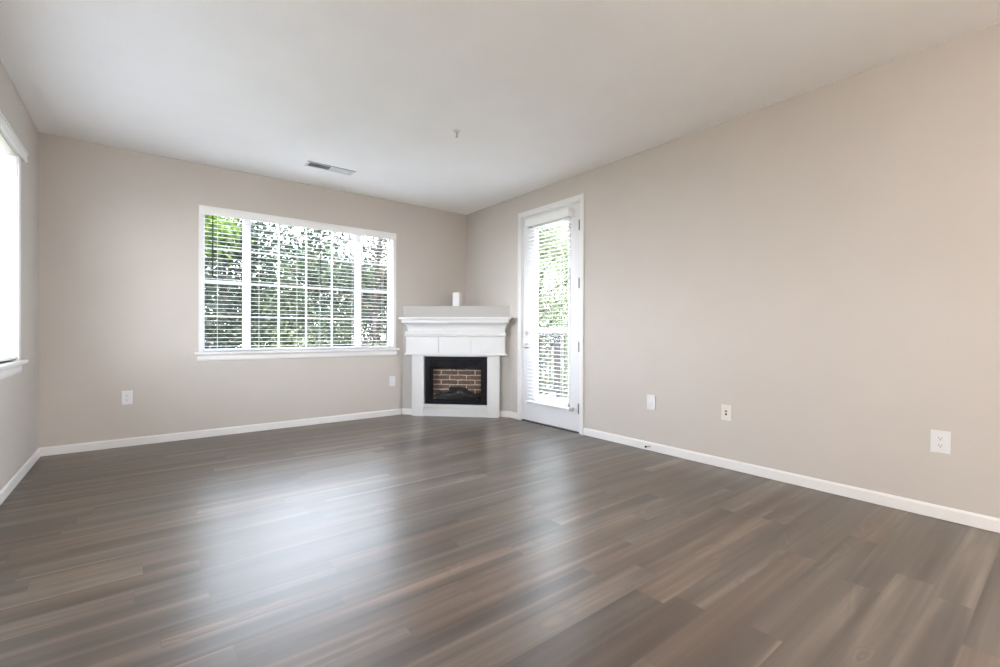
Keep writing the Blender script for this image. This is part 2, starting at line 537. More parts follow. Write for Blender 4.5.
# ------------------------------------------------------------------ windows (local frame: x along wall, -y into the room, z up)
def build_window(n, T, wid, z0, z1, cols_plan, label, cas=0.035):
    """T maps local coordinates to the room; local y=0 is the wall face, +y goes outdoors"""
    root = MB()
    fo, fi = 0.085, 0.135                                    # frame depth range in the wall
    fw = 0.014
    root.box(0, wid, fo, fi, z0, z0+fw, 0, T).box(0, wid, fo, fi, z1-fw, z1, 0, T)
    root.box(0, fw, fo, fi, z0+fw, z1-fw, 0, T).box(wid-fw, wid, fo, fi, z0+fw, z1-fw, 0, T)
    win = root.build('window_%d' % n, 'vinyl')
    struct(win, label)
    # thin casing on the wall face
    c = MB()
    c.box(-cas, 0.0, -0.013, 0.0, z0-0.0, z1+cas, 0.003, T)
    c.box(wid, wid+cas, -0.013, 0.0, z0-0.0, z1+cas, 0.003, T)
    c.box(0, wid, -0.013, 0.0, z1, z1+cas, 0.003, T)
    # reveal lining, same paint
    c.box(-0.001, 0.006, 0.0, fo, z0, z1, 0, T).box(wid-0.006, wid+0.001, 0.0, fo, z0, z1, 0, T)
    c.box(0.006, wid-0.006, 0.0, fo, z1-0.006, z1+0.001, 0, T)
    c.build('casing', 'trim', win)
    s = MB()
    s.box(-cas-0.04, wid+cas+0.04, -0.045, 0.0, z0-0.027, z0, 0.006, T)
    s.box(0.0, wid, 0.0, fo, z0-0.027, z0, 0, T)
    s.build('sill', 'trim', win)
    a = MB()
    prof = [(0, 0), (-0.010, 0.004), (-0.016, 0.02), (-0.016, 0.056), (-0.022, 0.068), (0, 0.068)]
    a.prism(prof, lambda q, x: Vector((x, q[0], z0-0.095+q[1])), -cas-0.01, wid+cas+0.01, T)
    a.build('apron', 'trim', win)
    mu = MB()
    mn = MB()
    for (xa, xb, ncol, rows) in cols_plan:
        # sash rails
        e = 0.012
        mu2 = MB()
        mu2.box(xa, xb, fo+0.008, fi-0.01, z0+fw, z0+fw+e, 0, T).box(xa, xb, fo+0.008, fi-0.01, z1-fw-e, z1-fw, 0, T)
        mu2.box(xa, xa+e, fo+0.008, fi-0.01, z0+fw+e, z1-fw-e, 0, T).box(xb-e, xb, fo+0.008, fi-0.01, z0+fw+e, z1-fw-e, 0, T)
        for (rz, thick) in rows:
            if thick > 0.03:
                mu2.box(xa+e, xb-e, fo+0.008, fi-0.01, rz-thick/2, rz+thick/2, 0, T)
        sash = mu2.build('sash', 'vinyl', win)
        g2 = MB()
        for (rz, thick) in rows:
            if thick <= 0.03:
                g2.box(xa+e, xb-e, 0.112, 0.120, rz-thick/2, rz+thick/2, 0, T)
        for k in range(1, ncol):
            xm = xa + (xb-xa)*k/ncol
            g2.box(xm-0.010, xm+0.010, 0.111, 0.121, z0+fw+e, z1-fw-e, 0, T)
        g2.build('muntins', 'vinyl', sash)
        MB().box(xa+e, xb-e, 0.107, 0.110, z0+fw+e, z1-fw-e, 0, T).build('pane', 'glass', sash)
    ends = [(a_[1], b2[0]) for a_, b2 in zip(cols_plan, cols_plan[1:])]
    for (xa, xb) in ends:
        MB().box(xa, xb, fo-0.004, fi, z0+fw, z1-fw, 0, T).build('mullion', 'vinyl', win)
    return win


TB = Matrix.Translation((BW['x0'], YB, 0))
ox = BW['x0']
k_ = 1.017
plan = [(0.014, 0.830*k_-ox, 1, [(1.578, 0.036), (1.223, 0.018), (1.925, 0.018)]),
        (0.880*k_-ox, 2.034*k_-ox, 4, [(1.578, 0.024), (1.223, 0.018), (1.925, 0.018)]),
        (2.080*k_-ox, BW['x1']-ox-0.014, 1, [(1.578, 0.036), (1.223, 0.018), (1.925, 0.018)])]
build_window(1, TB, BW['x1']-ox, BW['z0'], BW['z1'], plan, 'wide three-part white window in the back wall')

TL = Matrix.Translation((XL, LW['y0'], 0)) @ Matrix.Rotation(R(90), 4, 'Z')
wl = LW['y1']-LW['y0']
plan = [(0.035, wl/2-0.035, 3, [(1.578, 0.036), (1.223, 0.018), (1.925, 0.018)]),
        (wl/2+0.035, wl-0.035, 3, [(1.578, 0.036), (1.223, 0.018), (1.925, 0.018)])]
build_window(2, TL, wl, LW['z0'], LW['z1'], plan, 'white window in the left wall', 0.06)


TR = Matrix.Translation((XR, FILL_RW['y1'], 0)) @ Matrix.Rotation(R(-90), 4, 'Z')
wr = FILL_RW['y1']-FILL_RW['y0']
build_window(3, TR, wr, FILL_RW['z0'], FILL_RW['z1'], [(0.014, wr/2-0.02, 1, []), (wr/2+0.02, wr-0.014, 1, [])], 'added unseen white window in the right wall, for daylight fill')


# ------------------------------------------------------------------ blinds
def slat_bank(T, x0, x1, ys, z_top, z_bot, pitch_, tilt, depth=0.036):
    mb = MB()
    nsl = int((z_top-z_bot)/pitch_)
    for i in range(nsl+1):
        z = z_top - i*pitch_
        poly = []
        for k in range(5):
            u = -1 + k*0.5
            poly.append((u*depth/2, 0.0018*(1-u*u)+0.0008))
        for k in range(4, -1, -1):
            u = -1 + k*0.5
            poly.append((u*depth/2, 0.0018*(1-u*u)-0.0008))
        ct, st = math.cos(tilt), math.sin(tilt)
        poly = [(a*ct-b2*st, a*st+b2*ct) for a, b2 in poly]
        mb.prism(poly, lambda q, x: Vector((x, ys+q[0], z+q[1])), x0, x1, T)
    return mb


def blind(name, T, loc, banks, vx0, vx1, vz0, vz1, vy0, vy1, ys, z_top, z_bot, pitch_, label, wands, tilt=0.0, cords=True):
    root = thing(name, loc, label, 'window blind')
    v = MB()
    v.box(vx0, vx1, vy0, vy0+0.012, vz0, vz1, 0.003, T)
    v.box(vx0, vx1, vy0-0.006, vy0, vz1-0.016, vz1-0.003, 0.002, T)
    v.box(vx0, vx1, vy0-0.005, vy0, vz0+0.004, vz0+0.013, 0.002, T)
    v.box(vx0, vx0+0.012, vy0+0.012, vy1, vz0, vz1, 0.0, T).box(vx1-0.012, vx1, vy0+0.012, vy1, vz0, vz1, 0.0, T)
    v.build('valance', 'slat', root)
    for (x0, x1) in banks:
        h = MB().box(x0+0.003, x1-0.003, ys-0.022, ys+0.022, vz0+0.022, vz1-0.012, 0, T)
        h.build('headrail', 'slat', root)
        slat_bank(T, x0, x1, ys, z_top, z_bot+0.03, pitch_, tilt).build('slats', 'slat', root)
        MB().box(x0, x1, ys-0.026, ys+0.026, z_bot, z_bot+0.018, 0.003, T).build('bottom_rail', 'slat', root)
        c = MB()
        w_ = x1-x0
        ks = (0.12, 0.5, 0.88) if w_ > 0.7 else (0.18, 0.82)
        for f in ks:
            for dy in (-0.0195, 0.0195):
                c.box(x0+w_*f-0.0007, x0+w_*f+0.0007, ys+dy-0.0006, ys+dy+0.0006, z_bot+0.01, vz0+0.03, 0, T)
        c.build('ladder_cords', 'slat', root)
    for (wx, wz, r_) in wands:
        wd = MB()
        p0 = T @ Vector((wx, ys-0.036, vz0+0.02))
        p1 = T @ Vector((wx, ys-0.036, wz))
        wd.cyl(p0, p1, r_, None, 8)
        wd.cyl(p1, p1-Vector((0, 0, 0.03)), r_*1.4, r_*1.1, 8)
        o = wd.build('wand', 'wand', root)
        o['label'] = 'tilt wand coloured dark as if backlit'
    return root


TBW = Matrix.Translation((0, YB, 0))
blind('window_blind', TBW, (1.48, YB, BW['z0']), [(0.472, 1.478), (1.486, 2.500)], 0.430, 2.532, 2.236, 2.322, -0.036, -0.0135,
      0.028, 2.205, 0.872, 0.043, 'wide white slatted blind with two dark wands in the back wall window',
      [(0.548, 1.66, 0.006), (1.600, 1.645, 0.006)])
TLW = Matrix.Translation((XL, 0, 0)) @ Matrix.Rotation(R(90), 4, 'Z')
blind('window_blind', TLW, (XL, 3.4, LW['z0']), [(LW['y0']+0.01, 3.44), (3.45, LW['y1']-0.012)], LW['y0']-0.10, 4.70, 2.278, 2.350, -0.036, -0.0135,
      0.028, 2.235, 0.872, 0.043, 'white slatted blind in the left wall window at the photo edge', [], tilt=R(8))

# ------------------------------------------------------------------ balcony door
TD = Matrix.Translation((XR, 0, 0)) @ Matrix.Rotation(R(-90), 4, 'Z')      # local x = -room y, local -y = room -x


def dbox(mb, ya, yb, dx0, dx1, z0, z1, bev=0.0):
    """dx measured from the wall face: negative goes into the room, positive into the wall"""
    return mb.box(XR+dx0, XR+dx1, ya, yb, z0, z1, bev)


j = MB()
dbox(j, DR['y0'], DR['y0']+0.012, 0.0, WT, 0, DR['z1']); dbox(j, DR['y1']-0.012, DR['y1'], 0.0, WT, 0, DR['z1'])
dbox(j, DR['y0']+0.012, DR['y1']-0.012, 0.0, WT, DR['z1']-0.012, DR['z1'])
dbox(j, DR['y0']+0.012, DR['y1']-0.012, 0.062, 0.085, 2.38, DR['z1']-0.012)
door = struct(j.build('door_1', 'trim'), 'white glazed balcony door in the right wall')
c = MB()
cw = 0.056
for (ya, yb, z0, z1) in ((DR['y0']-cw, DR['y0'], 0, DR['z1']+cw), (DR['y1'], DR['y1']+cw, 0, DR['z1']+cw), (DR['y0'], DR['y1'], DR['z1'], DR['z1']+cw)):
    dbox(c, ya, yb, -0.014, 0, z0, z1, 0.003)
for (ya, yb, z0, z1) in ((DR['y0']-cw, DR['y0']-cw+0.018, 0, DR['z1']+cw), (DR['y1']+cw-0.018, DR['y1']+cw, 0, DR['z1']+cw), (DR['y0']-cw, DR['y1']+cw, DR['z1']+cw-0.018, DR['z1']+cw)):
    dbox(c, ya, yb, -0.020, -0.013, z0, z1, 0.003)
c.build('door_casing', 'trim', door)
th = MB(); dbox(th, DR['y0'], DR['y1'], -0.004, WT, 0.0, 0.012, 0.002)
th.build('threshold', 'grey_dark', door)
gy0, gy1, gz0, gz1 = 3.425, 3.992, 0.262, 2.312
s0, s1, sz0, sz1 = DR['y0']+0.014, DR['y1']-0.014, 0.016, DR['z1']-0.015
sl = MB()
D0, D1 = 0.014, 0.058
dbox(sl, s0, gy0, D0, D1, sz0, sz1); dbox(sl, gy1, s1, D0, D1, sz0, sz1)
dbox(sl, gy0, gy1, D0, D1, sz0, gz0); dbox(sl, gy0, gy1, D0, D1, gz1, sz1)
slab = sl.build('door_slab', 'door', door)
fr = MB()
fw = 0.020
for (ya, yb, z0, z1) in ((gy0-0.006, gy0+fw, gz0, gz1), (gy1-fw, gy1+0.006, gz0, gz1), (gy0-0.006, gy1+0.006, gz0-0.006, gz0+fw), (gy0-0.006, gy1+0.006, gz1-fw, gz1+0.006)):
    dbox(fr, ya, yb, 0.006, 0.016, z0, z1, 0.003)
    dbox(fr, ya, yb, 0.046, 0.062, z0, z1, 0.003)
fr.build('glazing_frame', 'door', slab)
gp = MB(); dbox(gp, gy0+0.001, gy1-0.001, 0.018, 0.022, gz0, gz1); gp.build('pane', 'glass', slab)
for hz in (2.204, 1.591, 0.915, 0.261):
    hb = MB()
    hb.cyl((XR-0.002, 3.279, hz-0.052), (XR-0.002, 3.279, hz+0.052), 0.0075, None, 12)
    hb.cyl((XR-0.002, 3.279, hz+0.052), (XR-0.002, 3.279, hz+0.060), 0.005, 0.002, 8)
    dbox(hb, 3.277, 3.300, 0.0125, 0.0145, hz-0.05, hz+0.05)
    o = hb.build('hinge', 'hinge', door); o['label'] = 'dark steel door hinge'
db = MB()
db.lathe([(0, 0), (0.031, 0.0), (0.031, 0.006), (0.027, 0.013), (0.013, 0.016), (0, 0.016)], (XR+0.014, 4.128, 1.062), (-1, 0, 0))
db.box(XR-0.016, XR+0.002, 4.122, 4.134, 1.044, 1.080, 0.003)
o = db.build('deadbolt', 'nickel', door); o['label'] = 'round nickel deadbolt turn'
lv = MB()
lv.lathe([(0, 0), (0.033, 0.0), (0.033, 0.006), (0.028, 0.014), (0.012, 0.018), (0.011, 0.05), (0.014, 0.055), (0.014, 0.062), (0, 0.066)], (XR+0.014, 4.128, 0.905), (-1, 0, 0))
pts = [(4.128, 0.905), (4.09, 0.906), (4.05, 0.903), (4.012, 0.896)]
for (a, b2) in zip(pts, pts[1:]):
    lv.cyl((XR-0.042, a[0], a[1]), (XR-0.042, b2[0], b2[1]), 0.0095, 0.008, 10)
o = lv.build('lever_handle', 'nickel', door); o['label'] = 'nickel lever door handle'

# door blind (hung on the slab, outside the glazing)
TDB = Matrix.Translation((XR, 0, 0)) @ Matrix.Rotation(R(-90), 4, 'Z')
blind('door_blind', TDB, (XR, 3.7, 0.25), [(-4.045, -3.372)], -4.052, -3.362, 2.305, 2.385, -0.080, 0.012,
      -0.038, 2.285, 0.245, 0.043, 'narrow white slatted blind hung on the glazed balcony door', [])
hb_ = [o for o in bpy.data.objects if o.name.startswith('door_blind')][0]
for yy in (3.368, 4.048):
    mb = MB(); mb.box(XR-0.070, XR+0.013, yy-0.010, yy+0.010, 0.235, 0.262, 0.002)
    mb.build('hold_down_bracket', 'slat', hb_)

# ------------------------------------------------------------------ fireplace surround
mant = thing('fireplace_mantel', (AX+tf.x*0.72, AY+tf.y*0.72, 0), 'white painted corner fireplace surround with crown moulding shelf', 'fireplace')
CS = 0.737
# legs
for (a, b2) in ((0.164, 0.320), (1.137, 1.290)):
    g = MB()
    fb(g, a, b2, 0, 0.060, 0, 0.775, 0.003)
    g.build('pilaster', 'mantel', mant)
g = MB(); fb(g, 0.320, 1.137, 0.0, 0.045, 0.0, 0.112, 0.0); fb(g, 0.320, 1.137, 0.0, 0.072, 0.112, 0.150, 0.004)
g.build('plinth', 'mantel', mant)
g = MB(); fb(g, 0.320, 1.137, 0.0, 0.05, 0.758, 0.775); g.build('lintel', 'mantel', mant)
# frieze lip, frieze panels
g = MB(); fb(g, 0.078, 1.380, 0, 0.098, 0.772, 0.800, 0.006); g.build('lower_lip', 'mantel', mant)
fz = [(0.093, 0.5195), (0.5225, 0.9325), (0.9355, 1.362)]
for (a, b2) in fz:
    g = MB(); fb(g, a, b2, 0, 0.080, 0.798, 1.010, 0.002); g.build('frieze_panel', 'mantel', mant)


def mitred(profile, sA, sB):
    """moulding that returns round both ends: profile = list of (d, z, inset)"""
    bm2 = bmesh.new()
    rings = []
    for (d, z, ins) in profile:
        ring = [Vector((sA+ins, 0, z)), Vector((sA+ins, -d, z)), Vector((sB-ins, -d, z)), Vector((sB-ins, 0, z))]
        rings.append([bm2.verts.new(v) for v in ring])
    for a, b2 in zip(rings, rings[1:]):
        for i in range(4):
            k2 = (i+1) % 4
            bm2.faces.new((a[i], a[k2], b2[k2], b2[i]))
    bm2.faces.new(rings[0]); bm2.faces.new(rings[-1][::-1])
    mb = MB(); mb._merge(bm2, FM)
    return mb


# bead under the crown
pr = [(0.080, 1.006, 0.012), (0.094, 1.009, 0.004)]
for k in range(9):
    a = -math.pi/2 + math.pi*k/8
    pr.append((0.092+0.012*math.cos(a), 1.024+0.012*math.sin(a), 0.006-0.010*math.cos(a)))
pr += [(0.090, 1.038, 0.006), (0.097, 1.042, 0.002), (0.099, 1.068, 0.0), (0.092, 1.074, 0.006), (0.080, 1.076, 0.012)]
mitred(pr, 0.084, 1.374).build('bead_moulding', 'mantel', mant)
# cove crown
pr = [(0.080, 1.074, 0.064), (0.090, 1.076, 0.058), (0.090, 1.088, 0.058)]
for k in range(9):
    a = k/8*math.pi/2
    pr.append((0.092+0.080*(1-math.cos(a)), 1.090+0.092*math.sin(a), 0.056-0.052*(1-math.cos(a))))
pr += [(0.174, 1.190, 0.004), (0.174, 1.227, 0.004)]
mitred(pr, 0.062, 1.421).build('crown_moulding', 'mantel', mant)
g = MB(); fb(g, 0.038, 1.449, 0.0, 0.205, 1.226, 1.253, 0.005); g.build('mantel_shelf', 'mantel', mant)

# ------------------------------------------------------------------ firebox insert
ins = thing('fireplace_insert', (AX+tf.x*0.737, AY+tf.y*0.737, OP[2]), 'black glass-fronted fireplace insert with brick back and dark logs', 'fireplace insert')
g = MB()
a, b2, z0, z1 = OP[0]+0.002, OP[1]-0.002, OP[2]+0.002, OP[3]-0.004
fb(g, a, a+0.056, 0.0, 0.030, z0, z1, 0.003); fb(g, b2-0.080, b2, 0.0, 0.030, z0, z1, 0.003)
fb(g, a+0.056, b2-0.080, 0.0, 0.030, z1-0.030, z1, 0.003); fb(g, a+0.056, b2-0.080, 0.0, 0.030, z0, z0+0.030, 0.003)
g.build('surround_frame', 'black', ins)
ia, ib = a+0.056, b2-0.080
g = MB()
# vent band at the top: bars with slots
fb(g, ia, ib, 0.0, 0.022, 0.688, 0.724); fb(g, ia, ib, 0.0, 0.022, 0.628, 0.640); fb(g, ia, ib, -0.02, -0.005, 0.640, 0.690)
for zz in (0.650, 0.664, 0.678):
    fb(g, ia, ib, -0.005, 0.014, zz-0.0035, zz+0.0035)
for k in range(17):
    ss = ia + (ib-ia)*k/16
    fb(g, ss-0.003, ss+0.003, -0.005, 0.015, 0.640, 0.690)
g.build('vent_grille', 'black', ins)
g = MB()
fb(g, ia, ib, 0.0, 0.018, 0.182, 0.215)
for zz in (0.190, 0.200):
    fb(g, ia, ib, 0.017, 0.021, zz-0.002, zz+0.002)
g.build('bottom_trim', 'black', ins)
# firebox shell
g = MB()
fb(g, ia-0.02, ia-0.004, -0.26, -0.02, 0.16, 0.72); fb(g, ib+0.004, ib+0.02, -0.26, -0.02, 0.16, 0.72)
fb(g, ia-0.02, ib+0.02, -0.26, -0.02, 0.155, 0.19); fb(g, ia-0.02, ib+0.02, -0.26, -0.02, 0.70, 0.74)
fb(g, ia-0.02, ib+0.02, -0.27, -0.25, 0.155, 0.74)
fb(g, ia, ib, -0.150, -0.142, 0.585, 0.70)
g.build('firebox', 'black', ins)
g = MB().box(0, ib-ia, -0.006, 0.006, 0, 0.51)
bk = g.build('brick_panel', 'brick', None)
bk.matrix_basis = FM @ Matrix.Translation((ia, 0.155, 0.19))
bk['label'] = 'brown brick back with pale mortar'
attach(bk, ins)
g = MB(); fb(g, ia, ib, -0.004, -0.001, 0.215, 0.628); g.build('pane', 'fireglass', ins)


def log_mesh(p0, p1, r_, seed):
    rr_ = random.Random(seed)
    p0, p1 = Vector(p0), Vector(p1)
    bm2 = bmesh.new()
    d = p1-p0
    q = d.to_track_quat('Z', 'Y').to_matrix()
    seg, nr = 12, 9
    rings = []
    for i in range(nr):
        tt = i/(nr-1)
        c_ = p0 + d*tt + Vector((0, 0, 0.012*math.sin(tt*5+seed)))
        ring = []
        for k in range(seg):
            an = 2*math.pi*k/seg
            r2 = r_*(1-0.25*tt)*(1+0.16*math.sin(3*an+seed+4*tt)+rr_.uniform(-0.08, 0.08))
            ring.append(bm2.verts.new(c_ + q @ Vector((r2*math.cos(an), r2*math.sin(an), 0))))
        rings.append(ring)
    for A_, B_ in zip(rings, rings[1:]):
        for k in range(seg):
            bm2.faces.new((A_[k], A_[(k+1) % seg], B_[(k+1) % seg], B_[k]))
    bm2.faces.new(rings[0][::-1]); bm2.faces.new(rings[-1])
    for f in bm2.faces:
        f.smooth = True
    mb = MB(); mb._merge(bm2, FM)
    return mb


for i, (p0, p1, r_) in enumerate([((0.44, 0.10, 0.235), (1.02, 0.115, 0.245), 0.040), ((0.46, 0.060, 0.230), (0.98, 0.055, 0.240), 0.034),
                                  ((0.50, 0.045, 0.285), (0.76, 0.115, 0.320), 0.030), ((0.98, 0.050, 0.255), (0.72, 0.110, 0.335), 0.030),
                                  ((0.62, 0.090, 0.345), (0.86, 0.085, 0.325), 0.024)]):
    log_mesh(p0, p1, r_, i+1).build('log', 'log', ins)
g = MB()
for k in range(60):
    s_ = rnd.uniform(0.43, 1.04); d_ = rnd.uniform(0.03, 0.14); r_ = rnd.uniform(0.008, 0.018)
    c_ = FM @ Vector((s_, d_, 0.192+r_*0.5))
    g.box(-r_, r_, -r_*0.8, r_*0.8, -r_*0.7, r_*0.7, r_*0.25, Matrix.Translation(c_) @ Euler((rnd.random()*3, rnd.random()*3, rnd.random()*3)).to_matrix().to_4x4())
tag(g.build('ember_bed', 'log', ins), kind='stuff')

# ------------------------------------------------------------------ small white box on the ledge
bxr = thing('ledge_box', (3.235, 5.06, LZ), 'small white upright box standing on the ledge above the corner fireplace', 'box', rotz=R(-38))
Tb = Matrix.Translation((3.235, 5.06, LZ)) @ Matrix.Rotation(R(-58), 4, 'Z')
g = MB(); g.box(-0.050, 0.050, -0.032, 0.032, 0.006, 0.178, 0.006, Tb); g.build('body', 'plate', bxr)
g = MB(); g.box(-0.044, 0.044, -0.027, 0.027, 0.0, 0.008, 0.002, Tb); g.build('foot', 'plate', bxr)
g = MB(); g.box(-0.051, 0.051, -0.033, 0.033, 0.172, 0.186, 0.004, Tb); g.build('lid', 'plate', bxr)


# ------------------------------------------------------------------ wall plates
def wall_T(wall, along, z):
    if wall == 'B':
        return Matrix.Translation((along, YB, z))
    return Matrix.Translation((XR, along, z)) @ Matrix.Rotation(R(-90), 4, 'Z')


def wall_plate(name, wall, along, z, wd, ht, kind, label, cat, mat='plate'):
    T = wall_T(wall, along, z)
    root = thing(name, T.translation, label, cat)
    g = MB(); g.box(-wd/2, wd/2, -0.0065, 0.0, -ht/2, ht/2, 0.0025, T); g.build('cover_plate', mat, root)
    if kind == 'duplex':
        for sgn in (1, -1):
            g = MB()
            prof = []
            for k in range(24):
                an = 2*math.pi*k/24
                prof.append((max(-0.0145, min(0.0145, 0.0175*math.cos(an))), 0.0165*math.sin(an)))
            g.prism(prof, lambda q, a_: Vector((q[0], a_, q[1]+sgn*0.0205)), -0.0085, -0.006, T)
            rc = g.build('receptacle', mat, root)
            s_ = MB()
            s_.box(-0.0078, -0.0052, -0.0088, -0.0082, sgn*0.0205-0.001, sgn*0.0205+0.008, 0, T)
            s_.box(0.0052, 0.0078, -0.0088, -0.0082, sgn*0.0205+0.000, sgn*0.0205+0.007, 0, T)
            s_.cyl(T @ Vector((0, -0.0088, sgn*0.0205-0.0075)), T @ Vector((0, -0.0080, sgn*0.0205-0.0075)), 0.003, None, 10)
            o = s_.build('slots', 'dark', rc)
        g = MB(); g.cyl(T @ Vector((0, -0.0075, 0)), T @ Vector((0, -0.006, 0)), 0.003, None, 10); g.build('screw', mat, root)
    elif kind == 'rocker':
        g = MB(); g.box(-0.017, 0.017, -0.0085, -0.006, -0.034, 0.034, 0.001, T)
        g.prism([(-0.0085, -0.031), (-0.0125, 0.0), (-0.0090, 0.031)], lambda q, a_: Vector((a_, q[0], q[1])), -0.0145, 0.0145, T)
        g.build('rocker', mat, root)
        for sgn in (1, -1):
            g = MB(); g.cyl(T @ Vector((0, -0.0075, sgn*0.048)), T @ Vector((0, -0.006, sgn*0.048)), 0.003, None, 10); g.build('screw', mat, root)
    elif kind == 'jacks':
        for zz in (0.012, -0.012):
            g = MB()
            g.lathe([(0.0, 0.0), (0.0075, 0.0), (0.0075, 0.004), (0.005, 0.004), (0.005, 0.009), (0, 0.009)], T @ Vector((0, -0.0065, zz)), T.to_3x3() @ Vector((0, -1, 0)), 12)
            o = g.build('jack', 'dark', root); o['label'] = 'dark round jack'
        for sgn in (1, -1):
            g = MB(); g.cyl(T @ Vector((0, -0.0075, sgn*0.044)), T @ Vector((0, -0.006, sgn*0.044)), 0.003, None, 10); g.build('screw', mat, root)
    return root


wall_plate('wall_outlet', 'B', -0.122, 0.452, 0.080, 0.130, 'duplex', 'white duplex outlet low on the back wall, left of the wide window', 'outlet')
wall_plate('wall_switch', 'B', 2.498, 0.440, 0.082, 0.126, 'rocker', 'white rocker plate low on the back wall beside the fireplace', 'switch')
wall_plate('wall_switch', 'R', 2.406, 0.438, 0.084, 0.136, 'rocker', 'white rocker plate low on the right wall, nearest the balcony door', 'switch')
wall_plate('jack_plate', 'R', 1.730, 0.441, 0.078, 0.120, 'jacks', 'ivory plate with two dark jacks in the middle of the right wall', 'wall plate', 'ivory')
wall_plate('wall_outlet', 'R', 0.504, 0.446, 0.086, 0.130, 'duplex', 'white duplex outlet on the right wall near the right photo edge', 'outlet')

# spring door stop on the right baseboard
ds = thing('door_stop', (XR-0.013, 2.415, 0.045), 'small door stop on the right baseboard below the white rocker plate', 'door stop')
g = MB(); g.lathe([(0, 0), (0.012, 0), (0.012, 0.004), (0.006, 0.008), (0, 0.008)], (XR-0.013, 2.415, 0.045), (-1, 0, 0), 12); g.build('base', 'nickel', ds)
g = MB()
for k in range(16):
    g.lathe([(0.0035, 0.0), (0.0055, 0.0012), (0.0035, 0.0024)], (XR-0.021-k*0.0026, 2.415, 0.045), (-1, 0, 0), 10)
g.cyl((XR-0.020, 2.415, 0.045), (XR-0.064, 2.415, 0.045), 0.0036, None, 8)
g.build('spring', 'nickel', ds)
g = MB(); g.cyl((XR-0.062, 2.415, 0.045), (XR-0.076, 2.415, 0.045), 0.0085, 0.0075, 12); o = g.build('rubber_tip', 'dark', ds)

# ------------------------------------------------------------------ ceiling register and sprinkler
vx, vy = 1.503, 4.757
vt = thing('ceiling_vent', (vx, vy, H), 'white two-way air register in the ceiling near the back wall', 'vent', rotz=R(0))
Tv = Matrix.Translation((vx, vy, H))
L2, W2 = 0.235, 0.074
g = MB()
g.box(-L2, L2, -W2, -W2+0.016, -0.004, 0, 0.0015, Tv).box(-L2, L2, W2-0.022, W2, -0.006, 0, 0.002, Tv)
g.box(-L2, -L2+0.022, -W2+0.016, W2-0.022, -0.006, 0, 0.0, Tv).box(L2-0.022, L2, -W2+0.016, W2-0.022, -0.006, 0, 0.0, Tv)
g.box(-0.006, 0.006, -W2+0.016, W2-0.022, -0.006, 0, 0.0, Tv)
g.build('register_frame', 'trim', vt)
g = MB(); g.box(-L2+0.02, L2-0.02, -W2+0.02, W2-0.02, -0.0008, -0.0002, 0, Tv); o = g.build('duct_shade_sheet', 'grey_dark', vt); o['label'] = 'dark sheet standing in for the shaded duct opening'  # flat sheet under the ceiling; the duct's shade is put into its colour
for side in (-1, 1):
    g = MB()
    for k in range(14):
        xx = side*(0.014 + k*0.0145)
        if abs(xx) > L2-0.026:
            continue
        an = R(42)*side
        hl = 0.0075 if side > 0 else 0.0030
        Tm = Tv @ Matrix.Translation((xx, 0, -0.006)) @ Matrix.Rotation(an, 4, 'Y')
        g.box(-hl, hl, -W2+0.016, W2-0.022, -0.0006, 0.0006, 0, Tm)
    g.build('louvres', 'trim', vt)
g = MB(); g.box(-L2-0.006, L2+0.006, -W2-0.006, -W2-0.0005, -0.0035, 0, 0.0, Tv); o = g.build('edge_gap_strip', 'grey_dark', vt); o['label'] = 'dark strip standing in for the shaded gap along the near edge'  # solid strip; shade of the edge gap is put into its dark colour

sx0, sy0 = 2.045, 3.21
sp_ = thing('fire_sprinkler', (sx0, sy0, H), 'small white sprinkler head hanging from the middle of the ceiling', 'sprinkler')
g = MB(); g.lathe([(0, 0), (0.032, 0.0), (0.032, 0.004), (0.026, 0.009), (0.016, 0.012), (0, 0.012)], (sx0, sy0, H), (0, 0, -1)); g.build('escutcheon', 'trim', sp_)
g = MB(); g.cyl((sx0, sy0, H-0.012), (sx0, sy0, H-0.030), 0.011, 0.009, 12)
for sgn in (1, -1):
    g.cyl((sx0+sgn*0.010, sy0, H-0.028), (sx0+sgn*0.003, sy0, H-0.052), 0.0025, None, 8)
g.cyl((sx0, sy0, H-0.03), (sx0, sy0, H-0.05), 0.003, None, 8)
g.build('sprinkler_frame', 'nickel', sp_)
g = MB(); g.cyl((sx0, sy0, H-0.052), (sx0, sy0, H-0.055), 0.013, None, 16); g.build('deflector', 'nickel', sp_)


# ------------------------------------------------------------------ made-up pendant lamps, added unseen behind the camera as warm fill
def pendant(x, y, z, lab):
    root = thing('fill_pendant_lamp', (x, y, H), lab, 'added fill lamp')
    g_ = MB(); g_.lathe([(0.0, 0.0), (0.06, 0.0), (0.06, 0.012), (0.02, 0.028), (0, 0.028)], (x, y, H), (0, 0, -1), 24); g_.build('canopy', 'nickel', root)
    g_ = MB(); g_.cyl((x, y, H-0.02), (x, y, z+0.16), 0.006, None, 8); g_.lathe([(0, 0), (0.05, 0.0), (0.05, 0.03), (0.02, 0.05), (0, 0.05)], (x, y, z+0.135), (0, 0, 1), 24); g_.build('stem', 'nickel', root)
    pr_ = [(0.15*math.sin(math.pi*k/14), -0.15*math.cos(math.pi*k/14)) for k in range(15)]
    g_ = MB(); g_.lathe([(max(0, a), b2) for a, b2 in pr_], (x, y, z), (0, 0, 1), 28); g_.build('globe', 'lamp', root)


pendant(0.7, -1.5, 1.95, 'added globe pendant for fill light, nearest the fireplace end')
pendant(-0.1, -2.3, 1.95, 'added globe pendant for fill light, nearest the left wall')
pendant(0.95, -3.1, 1.95, 'added globe pendant for fill light, nearest the right wall')

